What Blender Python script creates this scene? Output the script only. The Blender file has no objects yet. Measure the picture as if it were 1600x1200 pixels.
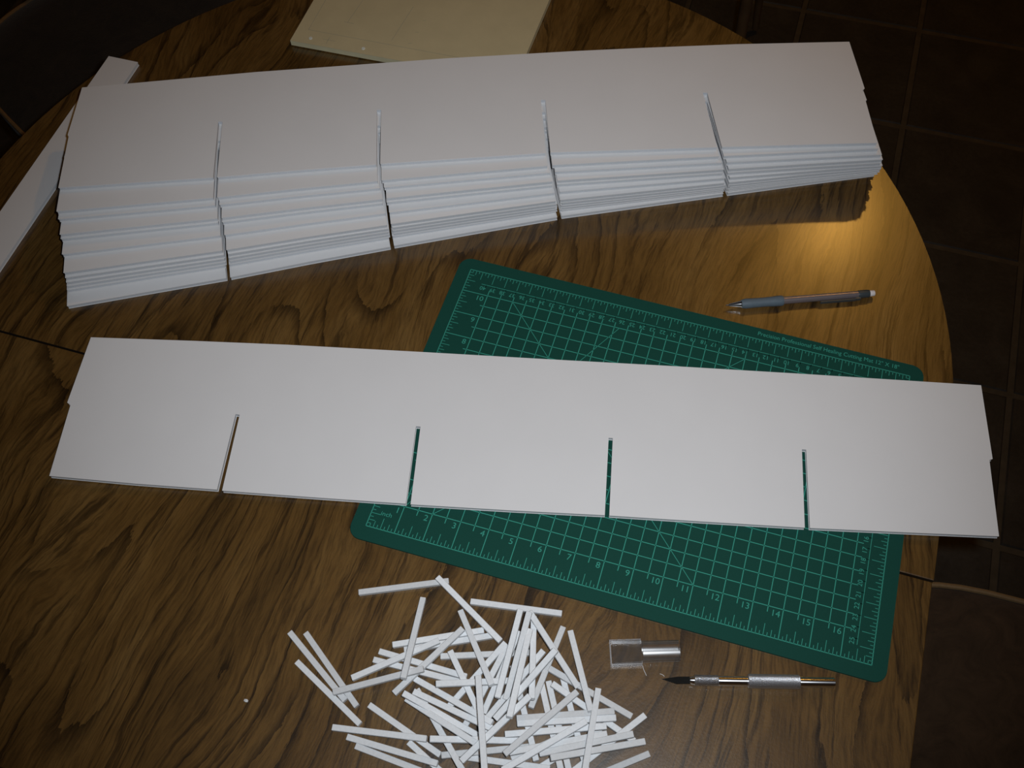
import bpy, bmesh, math, random
from mathutils import Vector, Matrix

random.seed(7)
SC = bpy.context.scene
COL = SC.collection

# measured layout (metres; table top at z = TZ, floor at 0)
CAM_LOC = (0.25568, -0.2495, 1.56858)
CAM_RIGHT = (0.953727, 0.297903, -0.040721); CAM_UP = (-0.240944, 0.838243, 0.489178); CAM_BACK = (0.179862, -0.456731, 0.871233)
LENS = 35.6407
MAT_H = [0.0263303, 0.0001599, 0.0046692, 0.0002854, 0.0261406, 0.0130783, 0.0019208, 0.0008549, 1.0]
BOARD_OUTLINE = [(-0.32377, 0.11725), (-0.22573, 0.141), (-0.13361, 0.16259), (-0.0061, 0.19057), (0.11304, 0.21619), (0.22971, 0.24164), (0.34423, 0.26591), (0.45096, 0.28798), (0.49693, 0.2975), (0.51266, 0.22536), (0.51013, 0.22334), (0.52343, 0.15392), (0.4515, 0.13624), (0.37169, 0.11688), (0.35654, 0.18926), (0.35299, 0.18856), (0.36751, 0.11595), (0.28474, 0.0973), (0.20575, 0.07984), (0.18994, 0.1527), (0.18629, 0.15197), (0.20198, 0.07904), (0.12375, 0.06065), (0.0368, 0.04101), (0.0192, 0.11528), (0.01514, 0.11444), (0.03254, 0.04039), (-0.04801, 0.02305), (-0.12933, 0.00589), (-0.1465, 0.08004), (-0.15053, 0.07956), (-0.13417, 0.00544), (-0.20869, -0.01027), (-0.28734, -0.02544), (-0.30535, 0.04466), (-0.30968, 0.04625)]
STACK_OUTLINE = [(-0.45034, 0.37078), (-0.39517, 0.39277), (-0.27816, 0.44029), (-0.21415, 0.46434), (-0.08636, 0.51246), (0.04201, 0.55755), (0.10619, 0.57914), (0.20228, 0.61041), (0.31539, 0.64416), (0.3399, 0.58108), (0.33842, 0.57792), (0.36185, 0.51114), (0.28983, 0.48898), (0.21688, 0.46613), (0.18768, 0.53434), (0.18328, 0.53317), (0.2127, 0.46473), (0.14001, 0.44167), (0.05544, 0.41484), (0.03047, 0.48156), (0.02602, 0.48037), (0.05138, 0.41287), (-0.02825, 0.38382), (-0.10372, 0.35588), (-0.12897, 0.42439), (-0.13314, 0.42327), (-0.10713, 0.35409), (-0.18362, 0.325), (-0.25544, 0.29634), (-0.28251, 0.36599), (-0.28673, 0.36486), (-0.25901, 0.29493), (-0.33304, 0.26779), (-0.40469, 0.24129), (-0.42897, 0.30449), (-0.43129, 0.30658)]
STACK_BL = (-0.40469, 0.24129)
STACK_POSES = [(-0.4049, 0.24166, 0.79695, -0.00051, 1.0001), (-0.3957, 0.21747, 0.7918, 0.02767, 1.0022), (-0.3935, 0.21239, 0.78665, 0.03002, 1.0065), (-0.38639, 0.19875, 0.7815, 0.04648, 1.0069), (-0.38682, 0.19699, 0.77635, 0.0483, 1.008), (-0.38005, 0.18332, 0.7712, 0.06789, 1.0105), (-0.37107, 0.16638, 0.76605, 0.09382, 1.0082), (-0.3704, 0.16398, 0.7609, 0.09917, 1.0124), (-0.37071, 0.16206, 0.75575, 0.10479, 1.0127), (-0.37171, 0.1607, 0.7506, 0.109, 1.0186), (-0.37313, 0.15919, 0.74545, 0.11416, 1.0192), (-0.36713, 0.14456, 0.7403, 0.13635, 1.0244)]
STRIPS = [
    ('s62', 0.21351, -0.11030, 0.74025, 0.6964, 0.0000, 0.07650),
    ('s63', 0.21891, -0.12137, 0.74025, -2.3232, 0.0000, 0.07650),
    ('s54', 0.17744, -0.13946, 0.74311, -2.9868, -0.0740, 0.07650),
    ('s53', 0.16440, -0.13512, 0.74415, 0.4071, -0.1090, 0.07111),
    ('s47', 0.12467, -0.13128, 0.74801, 2.4273, -0.2020, 0.07650),
    ('s50', 0.13857, -0.16080, 0.74025, -0.3936, 0.0000, 0.07650),
    ('s52', 0.10253, -0.16272, 0.74025, -0.0451, 0.0000, 0.07650),
    ('s51', 0.09354, -0.15595, 0.74307, 0.0183, 0.0740, 0.07603),
    ('s49', 0.09676, -0.13830, 0.74025, -0.2797, 0.0000, 0.07000),
    ('s15', 0.14128, -0.06324, 0.74025, 0.3344, 0.0000, 0.07650),
    ('s12', 0.09319, -0.08579, 0.74025, 0.0157, 0.0000, 0.07536),
    ('s13', 0.09115, -0.09232, 0.74025, 0.0465, 0.0000, 0.07552),
    ('s8a', 0.09832, -0.06172, 0.74025, 0.4526, 0.0000, 0.07579),
    ('s8b', 0.10778, -0.06328, 0.74025, 0.4569, 0.0000, 0.07353),
    ('s1', 0.01095, -0.11203, 0.74025, -0.5279, 0.0000, 0.07551),
    ('s2', 0.02272, -0.11111, 0.74025, -0.5994, 0.0000, 0.07600),
    ('s3', 0.02763, -0.12918, 0.74025, -0.4270, 0.0000, 0.07471),
    ('s43', 0.25478, -0.12334, 0.74025, -2.4753, 0.0000, 0.07650),
    ('s59', 0.22390, -0.09599, 0.74466, -1.0447, 0.1150, 0.07650),
    ('s58', 0.23489, -0.08338, 0.74565, -0.2998, -0.0770, 0.07650),
    ('s57', 0.21354, -0.10296, 0.74453, -1.0615, 0.1110, 0.07650),
    ('s56', 0.20874, -0.10652, 0.74449, -1.0612, 0.1100, 0.07650),
    ('s55', 0.18356, -0.09872, 0.74327, 2.1160, -0.0790, 0.07650),
    ('s40', 0.25203, -0.10482, 0.75045, -2.2033, 0.1240, 0.07650),
    ('s60', 0.21607, -0.11441, 0.75079, -2.6700, -0.0180, 0.07650),
    ('s20b', 0.15698, -0.07346, 0.74361, -1.6941, -0.0960, 0.07000),
    ('s20a', 0.14802, -0.08993, 0.74293, -1.7638, -0.0700, 0.07650),
    ('s19', 0.13858, -0.08255, 0.74320, -2.0139, -0.0840, 0.07000),
    ('s17', 0.13896, -0.09833, 0.74695, -0.8047, -0.0220, 0.07650),
    ('s14', 0.14432, -0.08779, 0.75040, 0.3674, -0.1410, 0.07200),
    ('s27', 0.17128, -0.08164, 0.75058, -2.0141, -0.2200, 0.07000),
    ('s45', 0.15324, -0.13113, 0.75097, 0.3141, -0.2200, 0.07000),
    ('s46c', 0.12500, -0.12578, 0.75303, -0.2702, 0.2200, 0.07102),
    ('s46b', 0.12235, -0.12044, 0.74862, -0.1793, -0.1590, 0.07000),
    ('s46a', 0.13128, -0.11471, 0.74932, -0.1398, 0.0770, 0.07326),
    ('s48', 0.12779, -0.10724, 0.74724, -0.2288, 0.1860, 0.07494),
    ('s44', 0.07948, -0.14684, 0.74315, 0.1685, 0.0750, 0.07682),
    ('s30', 0.19095, -0.05947, 0.74377, -1.6587, 0.0980, 0.07145),
    ('s32', 0.22868, -0.06883, 0.74356, -0.2161, -0.0890, 0.07428),
    ('s7', 0.15204, -0.01936, 0.74025, 0.1559, 0.0000, 0.07682),
    ('s24', 0.17930, -0.05961, 0.76070, -1.2962, 0.2200, 0.07000),
    ('s25', 0.19216, -0.04688, 0.75522, -0.6905, -0.1770, 0.07000),
    ('s26', 0.18103, -0.08242, 0.76932, -2.0419, -0.2200, 0.07000),
    ('s29', 0.16883, -0.12043, 0.76824, 1.0196, 0.1440, 0.07000),
    ('s36', 0.21148, -0.10576, 0.74984, 0.3704, 0.0180, 0.07884),
    ('s35', 0.21752, -0.09636, 0.74944, 0.3475, 0.0180, 0.07704),
    ('s34', 0.21560, -0.09239, 0.74975, 0.3602, 0.0370, 0.07643),
    ('s41', 0.23705, -0.10901, 0.75343, -2.6644, -0.0950, 0.07358),
    ('s42', 0.24621, -0.11130, 0.75638, -2.6637, 0.1110, 0.07407),
    ('s22', 0.16717, -0.06046, 0.75934, -1.5532, -0.1950, 0.07000),
    ('s21', 0.15925, -0.05968, 0.75204, -1.5188, 0.0410, 0.07343),
    ('s23', 0.17380, -0.07595, 0.76944, -1.4851, 0.2200, 0.07467),
    ('s4', 0.05596, -0.02942, 0.74025, 0.4208, 0.0000, 0.07645),
    ('s5', 0.11513, -0.03285, 0.74500, -0.4917, 0.0000, 0.07654),
    ('s9', 0.07193, -0.08936, 0.74500, 0.7060, 0.0000, 0.07564),
    ('s10', 0.09803, -0.08257, 0.74500, 1.0689, 0.0000, 0.07478),
    ('s11', 0.06522, -0.10975, 0.74775, 0.5272, 0.0770, 0.07464),
    ('s6', 0.08029, -0.06950, 0.74833, -1.4237, 0.2200, 0.07259),
    ('s16', 0.13170, -0.06239, 0.74858, -0.8641, 0.2070, 0.07144),
    ('s18', 0.15721, -0.12101, 0.76936, -1.1720, 0.2200, 0.07650),
    ('s39', 0.23852, -0.10403, 0.75995, -1.4719, 0.2150, 0.07650),
    ('s38', 0.20678, -0.11986, 0.75535, -2.3389, -0.0190, 0.07343),
    ('s37', 0.19944, -0.10426, 0.75442, -2.1534, 0.0170, 0.07348),
    ('s31', 0.21744, -0.05578, 0.74802, -1.0627, 0.2200, 0.07000),
]
TZ = 0.74                      # table top
MAT_T = 0.0024                 # cutting mat thickness
MZ = TZ + MAT_T                # mat top

# ------------------------------------------------------------------ camera
cam = bpy.data.cameras.new('camera')
cam.lens = LENS
cam.sensor_width = 36.0
cam.clip_start = 0.01
cam_ob = bpy.data.objects.new('camera', cam)
COL.objects.link(cam_ob)
m = Matrix.Identity(4)
for i in range(3):
    m[i][0], m[i][1], m[i][2], m[i][3] = CAM_RIGHT[i], CAM_UP[i], CAM_BACK[i], CAM_LOC[i]
cam_ob.matrix_world = m
SC.camera = cam_ob

# ------------------------------------------------------------------ world, lights, exposure
world = bpy.data.worlds.new('dim_room')
SC.world = world
world.use_nodes = True
bg = world.node_tree.nodes['Background']
bg.inputs[0].default_value = (1.0, 0.78, 0.55, 1)
bg.inputs[1].default_value = 0.012

right, up, back = Vector(CAM_RIGHT), Vector(CAM_UP), Vector(CAM_BACK)
loc = Vector(CAM_LOC)
fl = bpy.data.lights.new('camera_flash', 'SPOT')          # the flash beside the lens
fl.energy = 23.0
fl.color = (0.93, 0.985, 1.04)
fl.spot_size = math.radians(80)
fl.spot_blend = 1.0
fl.shadow_soft_size = 0.010
flo = bpy.data.objects.new('camera_flash', fl)
COL.objects.link(flo)
flo.location = loc + right * 0.035 + up * 0.02
aim = loc - back * ((CAM_LOC[2] - TZ) / CAM_BACK[2])
flo.rotation_euler = (aim - flo.location).to_track_quat('-Z', 'Y').to_euler()

lp = bpy.data.lights.new('ceiling_lamp', 'POINT')         # warm lamp over the far side of the table
lp.energy = 10.0
lp.color = (1.0, 0.50, 0.09)
lp.shadow_soft_size = 0.035
lpo = bpy.data.objects.new('ceiling_lamp', lp)
COL.objects.link(lpo)
lpo.location = (0.3435 + 0.0804 * 2.0, 0.4569 + 0.6466 * 2.0, 0.74 + 0.7585 * 2.0)

SC.view_settings.view_transform = 'Standard'
SC.view_settings.look = 'None'
SC.view_settings.exposure = 0.0
SC.view_settings.gamma = 1.0
SC.view_settings.use_curve_mapping = False


# ------------------------------------------------------------------ materials
def new_mat(name):
    mt = bpy.data.materials.new(name)
    mt.use_nodes = True
    nt = mt.node_tree
    return mt, nt, nt.nodes['Principled BSDF']


def node(nt, kind, **kw):
    n = nt.nodes.new(kind)
    for k, v in kw.items():
        setattr(n, k, v)
    return n


def ramp(nt, stops, interp='LINEAR'):
    n = nt.nodes.new('ShaderNodeValToRGB')
    n.color_ramp.interpolation = interp
    els = n.color_ramp.elements
    els[0].position, els[0].color = stops[0][0], (*stops[0][1], 1)
    els[1].position, els[1].color = stops[-1][0], (*stops[-1][1], 1)
    for p, c in stops[1:-1]:
        e = els.new(p)
        e.color = (*c, 1)
    return n


def mapped(nt, scale, coord='Object', rot=(0, 0, 0)):
    tc = node(nt, 'ShaderNodeTexCoord')
    mp = node(nt, 'ShaderNodeMapping')
    mp.inputs['Scale'].default_value = scale
    mp.inputs['Rotation'].default_value = rot
    nt.links.new(tc.outputs[coord], mp.inputs[0])
    return mp.outputs[0]


def noise(nt, vec, scale, detail=4, rough=0.55, dist=0.0):
    n = node(nt, 'ShaderNodeTexNoise')
    n.inputs['Scale'].default_value = scale
    n.inputs['Detail'].default_value = detail
    n.inputs['Roughness'].default_value = rough
    n.inputs['Distortion'].default_value = dist
    nt.links.new(vec, n.inputs['Vector'])
    return n.outputs['Fac']


def mix(nt, a, b, fac, mode='MIX'):
    n = node(nt, 'ShaderNodeMix', data_type='RGBA', blend_type=mode)
    for sock, val in ((n.inputs[6], a), (n.inputs[7], b), (n.inputs[0], fac)):
        if hasattr(val, 'is_linked'):
            nt.links.new(val, sock)
        elif isinstance(val, tuple):
            sock.default_value = (*val, 1)
        else:
            sock.default_value = val
    return n.outputs[2]


def math_n(nt, op, a, b=None):
    n = node(nt, 'ShaderNodeMath', operation=op)
    for sock, val in ((n.inputs[0], a), (n.inputs[1], b)):
        if val is None:
            continue
        if hasattr(val, 'is_linked'):
            nt.links.new(val, sock)
        else:
            sock.default_value = val
    return n.outputs[0]


def bump(nt, bsdf, height, strength, dist=0.001):
    b = node(nt, 'ShaderNodeBump')
    b.inputs['Strength'].default_value = strength
    b.inputs['Distance'].default_value = dist
    nt.links.new(height, b.inputs['Height'])
    nt.links.new(b.outputs[0], bsdf.inputs['Normal'])


def simple(name, col, rough=0.5, metal=0.0, spec=0.5, var=0.06, scale=60, bmp=0.0):
    mt, nt, b = new_mat(name)
    f = noise(nt, mapped(nt, (1, 1, 1)), scale)
    lo = tuple(c * (1 - var) for c in col)
    hi = tuple(min(1, c * (1 + var)) for c in col)
    rp = ramp(nt, [(0.3, lo), (0.7, hi)])
    nt.links.new(f, rp.inputs[0])
    nt.links.new(rp.outputs[0], b.inputs['Base Color'])
    b.inputs['Roughness'].default_value = rough
    b.inputs['Metallic'].default_value = metal
    b.inputs['Specular IOR Level'].default_value = spec
    if bmp:
        bump(nt, b, f, bmp)
    return mt


def wood(name, seed):
    """dark laminate: grain runs along Y, with long wavy dark veins and short pores"""
    mt, nt, b = new_mat(name)
    tc = node(nt, 'ShaderNodeTexCoord')
    off = node(nt, 'ShaderNodeMapping')
    off.inputs['Location'].default_value = (seed * 3.1, seed * 1.7, 0)
    nt.links.new(tc.outputs['Object'], off.inputs[0])
    v0 = off.outputs[0]

    def sc(vec, s):
        mp = node(nt, 'ShaderNodeMapping')
        mp.inputs['Scale'].default_value = s
        nt.links.new(vec, mp.inputs[0])
        return mp.outputs[0]
    # wander of the grain
    wander = noise(nt, sc(v0, (3.4, 1.8, 1)), 1.0, 2, 0.5)
    ripple = noise(nt, sc(v0, (26, 15, 1)), 1.0, 3, 0.6)
    sep = node(nt, 'ShaderNodeSeparateXYZ')
    nt.links.new(v0, sep.inputs[0])
    xs = math_n(nt, 'ADD', sep.outputs[0], math_n(nt, 'MULTIPLY', wander, 0.20))
    xs = math_n(nt, 'ADD', xs, math_n(nt, 'MULTIPLY', ripple, 0.011))
    com = node(nt, 'ShaderNodeCombineXYZ')
    nt.links.new(xs, com.inputs[0])
    nt.links.new(sep.outputs[1], com.inputs[1])
    v = com.outputs[0]
    tone = noise(nt, sc(v, (15, 4.0, 1)), 1.0, 4, 0.6)
    base = ramp(nt, [(0.30, (0.072, 0.037, 0.0092)), (0.50, (0.118, 0.0605, 0.0150)), (0.72, (0.166, 0.092, 0.027))])
    nt.links.new(tone, base.inputs[0])
    # short fibres
    fib = noise(nt, sc(v, (420, 30, 1)), 1.0, 4, 0.7)
    fr = ramp(nt, [(0.36, (0.50, 0.49, 0.50)), (0.58, (1.12, 1.12, 1.12))])
    nt.links.new(fib, fr.inputs[0])
    c1 = mix(nt, base.outputs[0], fr.outputs[0], 0.75, 'MULTIPLY')
    # dark veins, thin, broken and ragged
    vein = noise(nt, sc(v, (98, 5.2, 1)), 1.0, 6, 0.72)
    vr = ramp(nt, [(0.33, (0.17, 0.165, 0.18)), (0.41, (0.52, 0.51, 0.52)), (0.45, (1, 1, 1))])
    nt.links.new(vein, vr.inputs[0])
    c2 = mix(nt, c1, vr.outputs[0], 0.85, 'MULTIPLY')
    # long growth lines that close into cathedral arches, ragged on one side
    arch = noise(nt, sc(v, (7.0, 1.0, 1)), 1.0, 1, 0.4)
    rag = noise(nt, sc(v, (160, 26, 1)), 1.0, 4, 0.7)
    saw = math_n(nt, 'FRACT', math_n(nt, 'ADD', math_n(nt, 'MULTIPLY', arch, 19.0), math_n(nt, 'MULTIPLY', rag, 0.28)))
    wr = ramp(nt, [(0.0, (0.26, 0.255, 0.27)), (0.07, (0.46, 0.45, 0.46)), (0.24, (1, 1, 1))])
    nt.links.new(saw, wr.inputs[0])
    brk = noise(nt, sc(v, (26, 6, 1)), 1.0, 4, 0.7)
    br = ramp(nt, [(0.40, (0, 0, 0)), (0.52, (1, 1, 1))])
    nt.links.new(brk, br.inputs[0])
    c3 = mix(nt, c2, mix(nt, (1.0, 1.0, 1.0), wr.outputs[0], br.outputs[0]), 0.95, 'MULTIPLY')
    nt.links.new(c3, b.inputs['Base Color'])
    b.inputs['Roughness'].default_value = 0.36
    b.inputs['Specular IOR Level'].default_value = 0.38
    b.inputs['Coat Weight'].default_value = 1.0
    b.inputs['Coat IOR'].default_value = 1.5
    b.inputs['Coat Roughness'].default_value = 0.22
    fine = noise(nt, sc(v0, (520, 420, 1)), 1.0, 3, 0.65)
    bump(nt, b, fine, 0.22, 0.0005)
    return mt


M_WOOD = wood('dark_wood_laminate', 0.0)
M_WOOD2 = wood('dark_wood_laminate_leaf', 1.0)
M_EDGE = simple('seam_shaded_wood_edge', (0.022, 0.013, 0.007), 0.5, var=0.2, scale=25)  # side faces coloured dark so the leaf seam reads as a shaded gap
M_LEG = simple('dark_stained_leg', (0.105, 0.055, 0.024), 0.45, var=0.25, scale=30)
M_FACE = simple('white_card_facing', (0.735, 0.725, 0.725), 0.62, spec=0.3, var=0.012, scale=18)
M_CORE = simple('white_foam_core', (0.60, 0.62, 0.65), 0.85, spec=0.15, var=0.05, scale=900)
def strip_mat():
    mt, nt, b = new_mat('white_cut_foam')
    info = node(nt, 'ShaderNodeObjectInfo')
    rp = ramp(nt, [(0.0, (0.60, 0.605, 0.61)), (0.35, (0.72, 0.735, 0.75)), (1.0, (0.80, 0.82, 0.84))])
    nt.links.new(info.outputs['Random'], rp.inputs[0])
    f = noise(nt, mapped(nt, (1, 1, 1)), 420, 3, 0.6)
    fr = ramp(nt, [(0.3, (0.94,) * 3), (0.7, (1.03,) * 3)])
    nt.links.new(f, fr.inputs[0])
    nt.links.new(mix(nt, rp.outputs[0], fr.outputs[0], 1.0, 'MULTIPLY'), b.inputs['Base Color'])
    b.inputs['Roughness'].default_value = 0.75
    b.inputs['Specular IOR Level'].default_value = 0.2
    bump(nt, b, f, 0.15)
    return mt


M_STRIP = strip_mat()
M_MAT = simple('green_mat_vinyl', (0.0036, 0.054, 0.039), 0.75, spec=0.2, var=0.10, scale=1400)
M_PRINT = simple('pale_green_print', (0.040, 0.30, 0.225), 0.7, spec=0.2, var=0.05, scale=200)
M_CREAM = simple('cream_board', (0.56, 0.48, 0.29), 0.7, spec=0.25, var=0.04, scale=40)
M_CREAM_EDGE = simple('cream_board_edge', (0.62, 0.56, 0.36), 0.8, spec=0.2)
M_PENCIL = simple('pencil_marking', (0.40, 0.37, 0.26), 0.8, spec=0.2)
M_SPOT = simple('pale_filled_hole', (0.66, 0.68, 0.62), 0.7, spec=0.2)
M_SHEET = simple('white_paper', (0.70, 0.69, 0.70), 0.7, spec=0.2)
def brushed(name, col, rough, aniso):
    mt, nt, b = new_mat(name)
    b.inputs['Metallic'].default_value = 1.0
    f = noise(nt, mapped(nt, (1, 1, 1)), 300)
    rp = ramp(nt, [(0.3, tuple(c * 0.97 for c in col)), (0.7, col)])
    nt.links.new(f, rp.inputs[0])
    nt.links.new(rp.outputs[0], b.inputs['Base Color'])
    b.inputs['Roughness'].default_value = rough
    b.inputs['Anisotropic'].default_value = aniso
    b.inputs['Anisotropic Rotation'].default_value = 0.25
    tg = node(nt, 'ShaderNodeTangent', direction_type='RADIAL', axis='X')
    nt.links.new(tg.outputs[0], b.inputs['Tangent'])
    return mt


M_CHROME = brushed('polished_aluminium', (0.88, 0.89, 0.93), 0.30, 0.85)
M_BLADE = simple('blade_steel', (0.16, 0.17, 0.17), 0.16, metal=1.0, var=0.05)
M_RUBBER = simple('blue_grey_rubber', (0.095, 0.125, 0.15), 0.6, spec=0.4, var=0.05, scale=300)
M_BARREL = simple('smoky_barrel', (0.27, 0.225, 0.23), 0.28, metal=0.55, var=0.04)
M_TIP = simple('pencil_tip_metal', (0.55, 0.57, 0.6), 0.22, metal=1.0, var=0.02)
M_CLIP = simple('dark_clip', (0.045, 0.055, 0.06), 0.35, spec=0.5)
M_ERASER = simple('white_eraser', (0.72, 0.66, 0.64), 0.75, spec=0.2)
M_GROUT = simple('brown_grout', (0.072, 0.056, 0.036), 0.85, spec=0.2, var=0.2, scale=40)
M_FUZZ = simple('white_fibre', (0.7, 0.7, 0.7), 0.7)


def knurl(name, rough=0.38):
    mt, nt, b = new_mat(name)
    b.inputs['Metallic'].default_value = 1.0
    b.inputs['Base Color'].default_value = (0.80, 0.82, 0.86, 1)
    b.inputs['Roughness'].default_value = rough
    f = noise(nt, mapped(nt, (1, 1, 1)), 1800, 2, 0.6)
    bump(nt, b, f, 0.5, 0.0004)
    return mt


M_KNURL = knurl('knurled_aluminium')
M_KNURL2 = knurl('bright_knurled_aluminium', 0.32)


def tile_mat():
    mt, nt, b = new_mat('brown_slate_tile')
    info = node(nt, 'ShaderNodeObjectInfo')
    vec = mapped(nt, (1, 1, 1))
    addv = node(nt, 'ShaderNodeVectorMath', operation='ADD')
    nt.links.new(vec, addv.inputs[0])
    comb = node(nt, 'ShaderNodeCombineXYZ')
    nt.links.new(math_n(nt, 'MULTIPLY', info.outputs['Random'], 37.0), comb.inputs[0])
    nt.links.new(comb.outputs[0], addv.inputs[1])
    f = noise(nt, addv.outputs[0], 11, 6, 0.62, 0.4)
    rp = ramp(nt, [(0.28, (0.021, 0.0175, 0.0145)), (0.55, (0.037, 0.031, 0.0245)), (0.8, (0.054, 0.046, 0.037))])
    nt.links.new(f, rp.inputs[0])
    sp = noise(nt, addv.outputs[0], 120, 3, 0.6)
    sr = ramp(nt, [(0.35, (0.82, 0.82, 0.82)), (0.7, (1.12, 1.12, 1.12))])
    nt.links.new(sp, sr.inputs[0])
    nt.links.new(mix(nt, rp.outputs[0], sr.outputs[0], 0.8, 'MULTIPLY'), b.inputs['Base Color'])
    b.inputs['Roughness'].default_value = 0.62
    b.inputs['Specular IOR Level'].default_value = 0.3
    bump(nt, b, f, 0.5, 0.006)
    return mt


M_TILE = tile_mat()


def fabric(name, col):
    mt, nt, b = new_mat(name)
    vec = mapped(nt, (1, 1, 1))
    f = noise(nt, vec, 26, 6, 0.7, 1.2)
    rp = ramp(nt, [(0.3, tuple(c * 0.65 for c in col)), (0.7, tuple(c * 1.35 for c in col))])
    nt.links.new(f, rp.inputs[0])
    nt.links.new(rp.outputs[0], b.inputs['Base Color'])
    b.inputs['Roughness'].default_value = 0.9
    b.inputs['Specular IOR Level'].default_value = 0.15
    b.inputs['Sheen Weight'].default_value = 0.15
    g = noise(nt, vec, 420, 3, 0.6)
    bump(nt, b, g, 0.4, 0.001)
    return mt


M_SEAT = fabric('dark_brown_plush', (0.046, 0.028, 0.0155))
M_SEAT2 = fabric('charcoal_plush', (0.020, 0.015, 0.010))
M_PIPING = simple('tan_piping_cord', (0.19, 0.115, 0.048), 0.7, var=0.1, scale=200)


def clear_plastic(name, rough, base):
    mt, nt, b = new_mat(name)
    nt.nodes.remove(b)
    out = [n for n in nt.nodes if n.type == 'OUTPUT_MATERIAL'][0]
    tr = node(nt, 'ShaderNodeBsdfTransparent')
    tr.inputs[0].default_value = (0.95, 0.955, 0.96, 1)
    gl = node(nt, 'ShaderNodeBsdfGlossy')
    gl.inputs['Roughness'].default_value = rough
    df = node(nt, 'ShaderNodeBsdfDiffuse')
    df.inputs[0].default_value = (0.75, 0.75, 0.78, 1)
    fz = noise(nt, mapped(nt, (1, 1, 1)), 160, 3, 0.6)
    lw = node(nt, 'ShaderNodeLayerWeight')
    lw.inputs[0].default_value = 0.5
    edge = math_n(nt, 'ADD', math_n(nt, 'MULTIPLY', math_n(nt, 'POWER', lw.outputs['Facing'], 3.0), 0.75), base)
    m1 = node(nt, 'ShaderNodeMixShader')
    nt.links.new(edge, m1.inputs[0])
    nt.links.new(tr.outputs[0], m1.inputs[1])
    nt.links.new(gl.outputs[0], m1.inputs[2])
    m2 = node(nt, 'ShaderNodeMixShader')
    nt.links.new(math_n(nt, 'MULTIPLY', fz, 0.022), m2.inputs[0])
    nt.links.new(m1.outputs[0], m2.inputs[1])
    nt.links.new(df.outputs[0], m2.inputs[2])
    nt.links.new(m2.outputs[0], out.inputs[0])
    return mt


M_CLEAR = clear_plastic('clear_plastic', 0.12, 0.04)
M_CLEAR2 = clear_plastic('clear_plastic_tube', 0.27, 0.13)


def edge_glint_plastic():  # pale half-clear mix standing in for light caught on the cap edges
    mt, nt, b = new_mat('edge_glint_plastic')
    out = [n for n in nt.nodes if n.type == 'OUTPUT_MATERIAL'][0]
    tr = node(nt, 'ShaderNodeBsdfTransparent')
    b.inputs['Base Color'].default_value = (0.62, 0.62, 0.64, 1)
    b.inputs['Roughness'].default_value = 0.25
    f = noise(nt, mapped(nt, (1, 1, 1)), 260, 3, 0.6)
    m1 = node(nt, 'ShaderNodeMixShader')
    nt.links.new(math_n(nt, 'MULTIPLY', f, 0.62), m1.inputs[0])
    nt.links.new(tr.outputs[0], m1.inputs[1])
    nt.links.new(b.outputs[0], m1.inputs[2])
    nt.links.new(m1.outputs[0], out.inputs[0])
    return mt


M_EDGE_GLINT = edge_glint_plastic()


# ------------------------------------------------------------------ object helpers
def link(name, mesh, mat=None, parent=None):
    o = bpy.data.objects.new(name, mesh)
    COL.objects.link(o)
    if mat is not None and not mesh.materials:
        mesh.materials.append(mat)
    if parent is not None:
        o.parent = parent
    return o


def bm_obj(name, bm, mat, parent=None, smooth=False):
    me = bpy.data.meshes.new(name)
    bmesh.ops.recalc_face_normals(bm, faces=bm.faces)
    bm.to_mesh(me)
    bm.free()
    if smooth:
        for p in me.polygons:
            p.use_smooth = True
        me.set_sharp_from_angle(angle=math.radians(38))
    return link(name, me, mat, parent)


def thing(name, label, cat, loc=(0, 0, 0), rot=(0, 0, 0), group=None):
    o = bpy.data.objects.new(name, None)
    o.empty_display_size = 0.02
    COL.objects.link(o)
    o.location = loc
    o.rotation_euler = rot
    tag(o, label, cat, group)
    return o


def tag(o, label, cat, group=None):
    o['label'] = label
    o['category'] = cat
    if group:
        o['group'] = group
    return o


def prism(outline, z0, z1, bev=0.0, seg=2):
    bm = bmesh.new()
    lo = [bm.verts.new((x, y, z0)) for x, y in outline]
    hi = [bm.verts.new((x, y, z1)) for x, y in outline]
    n = len(outline)
    bm.faces.new(list(reversed(lo)))
    top = bm.faces.new(hi)
    for i in range(n):
        bm.faces.new((lo[i], lo[(i + 1) % n], hi[(i + 1) % n], hi[i]))
    if bev:
        bmesh.ops.bevel(bm, geom=list(top.edges), offset=bev, segments=seg, affect='EDGES', profile=0.6)
    return bm


def add_box(bm, c, s, M=None):
    r = bmesh.ops.create_cube(bm, size=1.0)
    for v in r['verts']:
        v.co = Vector((v.co.x * s[0] + c[0], v.co.y * s[1] + c[1], v.co.z * s[2] + c[2]))
        if M is not None:
            v.co = M @ v.co
    return r['verts']


def lathe_x(profile, seg=28):
    """profile of (x, radius) turned about the X axis"""
    bm = bmesh.new()
    rings = []
    for x, r in profile:
        rings.append([bm.verts.new((x, r * math.cos(2 * math.pi * k / seg), r * math.sin(2 * math.pi * k / seg))) for k in range(seg)])
    for a, b in zip(rings, rings[1:]):
        for k in range(seg):
            bm.faces.new((a[k], a[(k + 1) % seg], b[(k + 1) % seg], b[k]))
    bm.faces.new(list(reversed(rings[0])))
    bm.faces.new(rings[-1])
    return bm


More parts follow.
